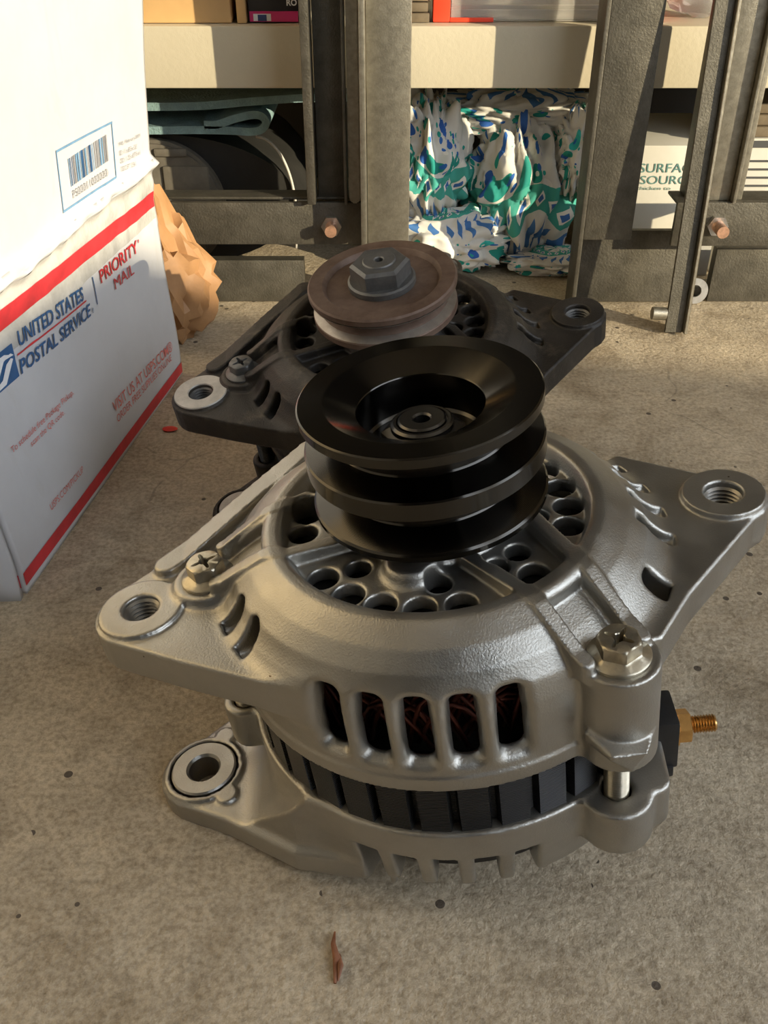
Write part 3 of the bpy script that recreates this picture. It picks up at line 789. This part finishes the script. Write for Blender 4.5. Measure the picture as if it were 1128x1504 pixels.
IB = Matrix.Translation((-.095, -.82, -.1834))
box('front_wall', (.046, .790, .1846), (.168, .7925, .245), 'clear_plastic', bn, .0005, IB)
box('base', (.046, .790, .1835), (.168, .86, .1845), 'clear_plastic', bn, .0003, IB)
box('back_wall', (.046, .8575, .1846), (.168, .86, .245), 'clear_plastic', bn, .0005, IB)
box('red_corner', (.0335, .786, .1834), (.0452, .80, .25), 'orange_red', bn, .001, IB)
box('red_rim', (.0452, .786, .1835), (.075, .7892, .1862), 'orange_red', bn, .0005, IB)
box('inner_rail', (.047, .80, .1900), (.167, .806, .1925), 'carton_white', bn, .0005, IB)
pbg = crumple('plastic_bag', (.222, .815, .204), (.024, .02, .019), 'clear_plastic', 9.1, .22, 3)
tag(pbg, 'crumpled clear plastic bag on the shelf above the leaning angle bar', 'plastic bag')
rb_ = box('red_strip', (.186, .79, .1834), (.1895, .84, .22), 'orange_red', None, .0005); tag(rb_, 'narrow red strip beside the clear plastic bag', 'strip')

for o in (wb, wb2, pc, bn, pbg, rb_) + tuple(q for q in COL.objects if q.name.startswith('paper_sheaf')): o.location.y -= .058; o.location.z += .0037
# ------------------------------------------------------------------ folded steel frame leaning on the shelf
fr = empty('folded_metal_frame', (.05, .69, 0)); tag(fr, 'folded dark steel frame of upright rails and crossbars in front of the shelf', 'metal frame')
IF = Matrix.Translation((-.05, -.69, 0))
def fb(name, lo, hi, mat='dark_frame_steel', bev=.0008, parent=None): return box(name, lo, hi, mat, parent or fr, bev, IF)
# left cluster of uprights
fb('upright_rail', (-.0535, .668, .0808), (-.0475, .692, .42), bev=.001)
fb('upright_rail', (-.0465, .684, .0808), (-.0275, .690, .42))
fb('rail_lip', (-.0275, .668, .0808), (-.0255, .690, .42), bev=.0005)
g = prism('sliding_rail', [(-.0243, .42), (-.0243, .085), (-.0222, .0818), (-.0182, .0818), (-.0162, .085), (-.0162, .42)], 1, .668, .682, 'galvanised', fr, .0008)
g.data.transform(IF)
fb('rail_lip', (-.0158, .650, .0560), (-.0118, .690, .42), 'galvanised', .0008)
fb('upright_post', (-.0115, .665, .0), (.0175, .672, .42), 'galvanised', .0008)
fb('post_flange', (.0150, .672, .0), (.0175, .690, .42), 'galvanised', .0006)
# crossbars
fb('crossbar', (-.215, .676, .0499), (-.0120, .680, .0802))
fb('crossbar', (-.215, .682, .0802), (-.0120, .700, .0822))
fb('crossbar', (.2030, .662, .0536), (.330, .666, .0845))
fb('crossbar', (.2030, .666, .0823), (.330, .690, .0845))
# base pieces
fb('base_bar', (-.215, .690, .0005), (-.0600, .700, .0330))
fb('base_bar', (.2470, .690, .0005), (.330, .700, .0420))
fb('base_bar', (.1410, .688, .0010), (.2250, .694, .0560))
fb('foot_rail', (.1500, .7005, .0005), (.330, .716, .0085))
# right post
fb('upright_post', (.1420, .668, .0560), (.1760, .675, .42))
fb('post_flange', (.1390, .668, .0), (.1420, .694, .42), bev=.0006)
# right sliding rail
fb('sliding_rail', (.2215, .666, .0845), (.2400, .676, .42), 'galvanised', .001)
fb('rail_lip', (.2402, .660, .0845), (.2425, .680, .42), 'galvanised', .0005)
fb('rail_lip', (.2425, .668, .0845), (.2490, .674, .42), 'galvanised', .0008)
fb('upright_rail', (.2110, .672, .0845), (.2212, .690, .42))
def frame_bolt(p, L, r=.0042):
    pts = [(p[0] - .05, p[1] - .69, p[2]), (p[0] - .05, p[1] - .69 - L, p[2])]
    v, f = tube_geo(pts, r, 14); b = pyd('bolt', v, f, 'copper_bolt', fr, 40)
    v, f = tube_geo([(p[0] - .05, p[1] - .69, p[2]), (p[0] - .05, p[1] - .69 - .0035, p[2])], r * 1.75, 6); pyd('bolt_nut', v, f, 'bright_steel', b, 20)
simple('copper_bolt', (.62, .36, .24), .4, .7, 200, .3)
frame_bolt((-.0375, .676, .0638), .014); frame_bolt((.2330, .662, .0687), .016)
# angle bar leaning against the frame
ab = empty('angle_bar', (.2, .641, 0)); tag(ab, 'long narrow steel angle bar leaning back against the frame', 'angle bar')
bm = bmesh.new()
def slab(x0, x1, y0, y1, z1, mat, name, par):
    b = bmesh.new(); bmesh.ops.create_cube(b, size=1)
    for v in b.verts: v.co = Vector((x0 + (x1 - x0) * (v.co.x + .5), y0 + (y1 - y0) * (v.co.y + .5), z1 * (v.co.z + .5)))
    bmesh.ops.bevel(b, geom=b.edges[:], offset=.0005, segments=1, affect='EDGES')
    return from_bm(name, b, mat, par, 40)
slab(0, .0125, 0, .0022, .33, 'dark_frame_steel', 'wide_leg', ab); slab(.0127, .0150, -.004, .012, .33, 'galvanised', 'edge_leg', ab)
ab.rotation_euler = (R_(-5), 0, 0); ab.location = (.2, .6300, .0018)
v, f = tube_geo([(.006, -.0005, .012), (.006, -.010, .012)], .0048, 12)
v, f = tube_geo([(-.0002, .003, .013), (-.010, .003, .0135)], .0046, 12); pyd('screw', v, f, 'galvanised', ab, 40)
# washer
wa = lathe('washer', [(4.6, 0), (9.6, 0), (9.6, 1.6), (4.6, 1.6)], 'bright_steel', None, 48)
wa.matrix_world = Matrix.Translation((.2355, .690, .0216)) @ Matrix.Rotation(R_(80), 4, 'X'); wa.location.z = .0100; wa.location.y = .688
tag(wa, 'bright steel washer standing on edge at the foot of the frame', 'washer')
# ------------------------------------------------------------------ under the shelf
def cloth():
    V = []; Fc = []; UV = []
    lumps = [((.034, .772, .080), (.032, .028, .052), 1.0, (.0, .0)), ((.108, .776, .062), (.042, .032, .060), 4.2, (.2, .0)), ((.108, .792, .115), (.064, .032, .020), 7.7, (.1, .55)),
             ((.150, .768, .092), (.019, .026, .034), 2.7, (.5, .5)), ((.140, .752, .010), (.04, .018, .010), 5.1, (.3, .6)), ((.052, .756, .026), (.046, .024, .026), 8.3, (.6, .6))]
    nu, nv = 110, 70
    for c, rr, sd, (ou, ov) in lumps:
        b = len(V)
        for i in range(nu):
            for j in range(nv + 1):
                th = 2 * math.pi * i / nu; ph = math.pi * j / nv
                d = Vector((math.sin(ph) * math.cos(th), math.sin(ph) * math.sin(th), -math.cos(ph)))
                q = d * 1.15 + Vector((sd, sd * 2, sd)); w = Vector((noise.noise(q * 1.3), noise.noise(q * 1.3 + Vector((5, 0, 0))), noise.noise(q * 1.3 + Vector((0, 9, 0)))))
                q2 = Vector((q.x * 2.2, q.y * 2.2, q.z * 1.0)) + w * 1.6
                h = (3.0 * abs(noise.noise(q2)) - .7) * .17 + (3.0 * abs(noise.noise(q2 * 1.9)) - .6) * .05
                s = 1.02 + h
                p = Vector((c[0] + d.x * rr[0] * s, c[1] + d.y * rr[1] * s, c[2] + d.z * rr[2] * s))
                p.z = min(max(p.z, .0008), .1465); p.y = max(p.y, .722); V.append(p)
                UV.append((ou + (th / math.pi) * 1.1 + w.x * .12, ov + j / nv + w.y * .10))
        for i in range(nu):
            for j in range(nv):
                a = b + i * (nv + 1) + j; a2 = b + ((i + 1) % nu) * (nv + 1) + j
                Fc.append((a, a2, a2 + 1, a + 1))
    o = pyd('cloth', V, Fc, 'patterned_cloth', None, 180)
    uvl = o.data.uv_layers.new(name='UVMap')
    for l in o.data.loops: uvl.data[l.index].uv = UV[l.vertex_index]
    return o
tag(cloth(), 'crumpled white cloth with teal and blue print stuffed under the shelf', 'cloth')
def pad():
    # folded webbing: centre line in (x, z), extruded in y
    path = [(-.30, .1095), (-.20, .1105), (-.14, .1110), (-.115, .1105), (-.10, .1098), (-.092, .1115), (-.0885, .1160), (-.091, .1205), (-.098, .1218), (-.112, .1190), (-.125, .1150), (-.135, .1150)]
    path2 = [(-.30, .128), (-.20, .1275), (-.14, .1280), (-.10, .1310), (-.06, .1335), (-.02, .134)]
    def strip(pt, w):
        pts = [Vector(p) for p in pt]; out = []
        dense = []
        for i in range(len(pts) - 1):
            p0, p1, p2, p3 = pts[max(i - 1, 0)], pts[i], pts[i + 1], pts[min(i + 2, len(pts) - 1)]
            for k in range(6):
                t = k / 6; dense.append(.5 * ((2 * p1) + (p2 - p0) * t + (2 * p0 - 5 * p1 + 4 * p2 - p3) * t * t + (3 * p1 - p0 - 3 * p2 + p3) * t ** 3))
        dense.append(pts[-1]); L = []; Rr = []
        for i, p in enumerate(dense):
            tg = (dense[min(i + 1, len(dense) - 1)] - dense[max(i - 1, 0)]).normalized(); nn = Vector((-tg.y, tg.x)); L.append(p + nn * w); Rr.append(p - nn * w)
        return L + Rr[::-1], len(L)
    parts = []
    for pt in (path, path2):
        ol, n = strip(pt, .0028); m = len(ol)
        v = [(p.x, .752, p.y) for p in ol] + [(p.x, .86, p.y) for p in ol]
        f = [(i, (i + 1) % m, (i + 1) % m + m, i + m) for i in range(m)]
        f += [(i, m - 1 - i, m - 2 - i, i + 1) for i in range(n - 1)] + [(i + m, i + 1 + m, m - 2 - i + m, m - 1 - i + m) for i in range(n - 1)]
        parts.append((v, f))
    v, f = join_geo(parts); bm = bmesh.new(); me = bpy.data.meshes.new('t'); me.from_pydata(v, [], f); bm.from_mesh(me)
    return from_bm('folded_strap', bm, 'teal_web', None, 50)
tag(pad(), 'thick teal woven strap folded in a loop under the shelf', 'strap')
def boot():
    t = empty('rubber_boot', (-.13, .80, 0)); tag(t, 'black rubber boot lying on its side with the treaded sole facing out', 'boot')
    I = Matrix.Translation((.13, -.80, 0))
    c = (-.178, .0520)
    out = [(c[0] + .053 * math.cos(a), c[1] + .0515 * math.sin(a)) for a in [2 * math.pi * i / 56 for i in range(56)]]
    s = prism('sole', out, 1, .752, .764, 'sole_rubber', t, .0025); s.data.transform(I)
    # tread lugs standing proud of the sole
    for k, (x0, z0, x1, z1) in enumerate(((-.17, .062, -.135, .085), (-.222, .058, -.19, .07), (-.175, .092, -.15, .098), (-.222, .02, -.19, .045), (-.182, .018, -.142, .046), (-.205, .078, -.18, .09))):
        b = box('tread_lug', (x0, .7495, z0), (x1, .7535, z1), 'sole_rubber', t, .0015, I)
    up = []; fc = []; n = 56; prof = [(.764, 1.0, 0), (.775, 1.02, .004), (.80, 1.03, .02), (.84, 1.0, .04), (.90, .9, .06), (.96, .72, .08), (.985, .45, .09)]
    for y, sc, dx in prof:
        for i in range(n):
            a = 2 * math.pi * i / n
            wx = .053 * math.cos(a); wx = wx * (2.05 if wx > 0 else 1)
            up.append(I @ Vector((c[0] + wx * sc + dx * .2, y, max(.0006, .0535 + .052 * math.sin(a) * sc))))
    for q in range(len(prof) - 1):
        for i in range(n):
            j = (i + 1) % n; fc.append((q * n + i, q * n + j, (q + 1) * n + j, (q + 1) * n + i))
    fc += [tuple(range(n)), tuple(range((len(prof) - 1) * n, len(prof) * n))[::-1]]
    bm = bmesh.new(); me = bpy.data.meshes.new('t'); me.from_pydata([tuple(p) for p in up], [], fc); bm.from_mesh(me); from_bm('upper', bm, 'rubber', t, 50)
    pts = [(-.098 + .028 * math.sin(a * 1.35) + .13, .7615 - .80, .004 + .100 * math.cos(a) * 1.0) for a in [i * .06 for i in range(25)]]
    v, f = tube_geo(pts, .0011, 8); pyd('piping', v, f, 'rubber_piping', t, 180)
boot()
ct = empty('white_carton', (.212, .77, .028)); tag(ct, 'white carton with green capital lettering behind the leaning angle bar', 'carton')
IC = Matrix.Translation((-.212, -.77, -.028))
box('body', (.184, .752, .0280), (.262, .86, .1000), 'carton_white', ct, .0015, IC)
def flat_text(s, x0, x1, z0, h, y, mat, par, I, bold=0):
    v, mx, f = text_geo(s, 0, bold); pyd('lettering', [I @ Vector((x0 + (x1 - x0) * x / mx[0], y, z0 + h * q / mx[1])) for x, q in v], f, mat, par)
flat_text('SURFACE', .1965, .2425, .0800, .0068, .7515, 'print_green', ct, IC)
flat_text('SOURCE', .1985, .2405, .0712, .0064, .7515, 'print_green', ct, IC)
flat_text('chicken to', .1965, .2230, .0668, .0026, .7515, 'print_green', ct, IC)
bk = box('low_box', (.184, .745, .0002), (.262, .86, .0272), 'carton_grey', None, .001); tag(bk, 'low grey box holding up the white lettered carton', 'box')
c2 = empty('printed_box', (.29, .77, 0)); tag(c2, 'grey box with lines of small black print at the far right', 'box')
I2 = Matrix.Translation((-.29, -.77, 0))
box('body', (.266, .752, .0003), (.345, .86, .105), 'carton_white', c2, .001, I2)
for i in range(5): box('dark_band', (.267, .7513, .0985 - .0), (.344, .752, .1035), 'print_dark', c2, 0, I2) if i == 0 else box('print_line', (.272 + .001 * (i % 2), .7514, .094 - i * .0062), (.30, .752, .0955 - i * .0062), 'print_dark', c2, 0, I2)
box('side_panel', (.267, .7512, .066), (.2705, .752, .098), 'print_dark', c2, 0, I2)
for i in range(3):
    q = box('board', (.262, .754 + .003 * i, .1056 + .0078 * i), (.35, .85, .1128 + .0078 * i), 'paper_layers', None, .0006)
    tag(q, ('lowest', 'middle', 'topmost')[i] + ' thin brown board lying on the grey printed box', 'board', 'boards on the printed box')
# ------------------------------------------------------------------ scraps on the floor
def scrap(name, pts, w, mat, label, cat):
    v, f = tube_geo(pts, w, 6); tag(pyd(name, v, f, mat, None, 60), label, cat)
scrap('wood_splinter', [(-.0158, .1735, .0008), (-.0161, .1690, .0018), (-.0148, .1640, .0020), (-.0150, .1565, .0010)], [.0003, .0008, .0012, .0005], 'leaf_brown', 'small reddish brown splinter on the concrete in the foreground', 'splinter')
scrap('dry_leaf_sliver', [(-.0140, .1660, .0008), (-.0134, .1610, .0030), (-.0142, .1572, .0009)], [.0003, .0009, .0003], 'leaf_brown', 'curled brown leaf sliver lying against the splinter in the foreground', 'leaf')
bm = bmesh.new(); bmesh.ops.create_icosphere(bm, subdivisions=2, radius=1)
for v in bm.verts: v.co = Vector((-.128 + v.co.x * .0045 * (1 + .4 * noise.noise(v.co * 3)), .495 + v.co.y * .003, .0011 + v.co.z * .001))
tag(from_bm('plastic_chip', bm, 'red_chip', None, 40), 'tiny red chip on the floor between the box and the grimy alternator', 'chip')
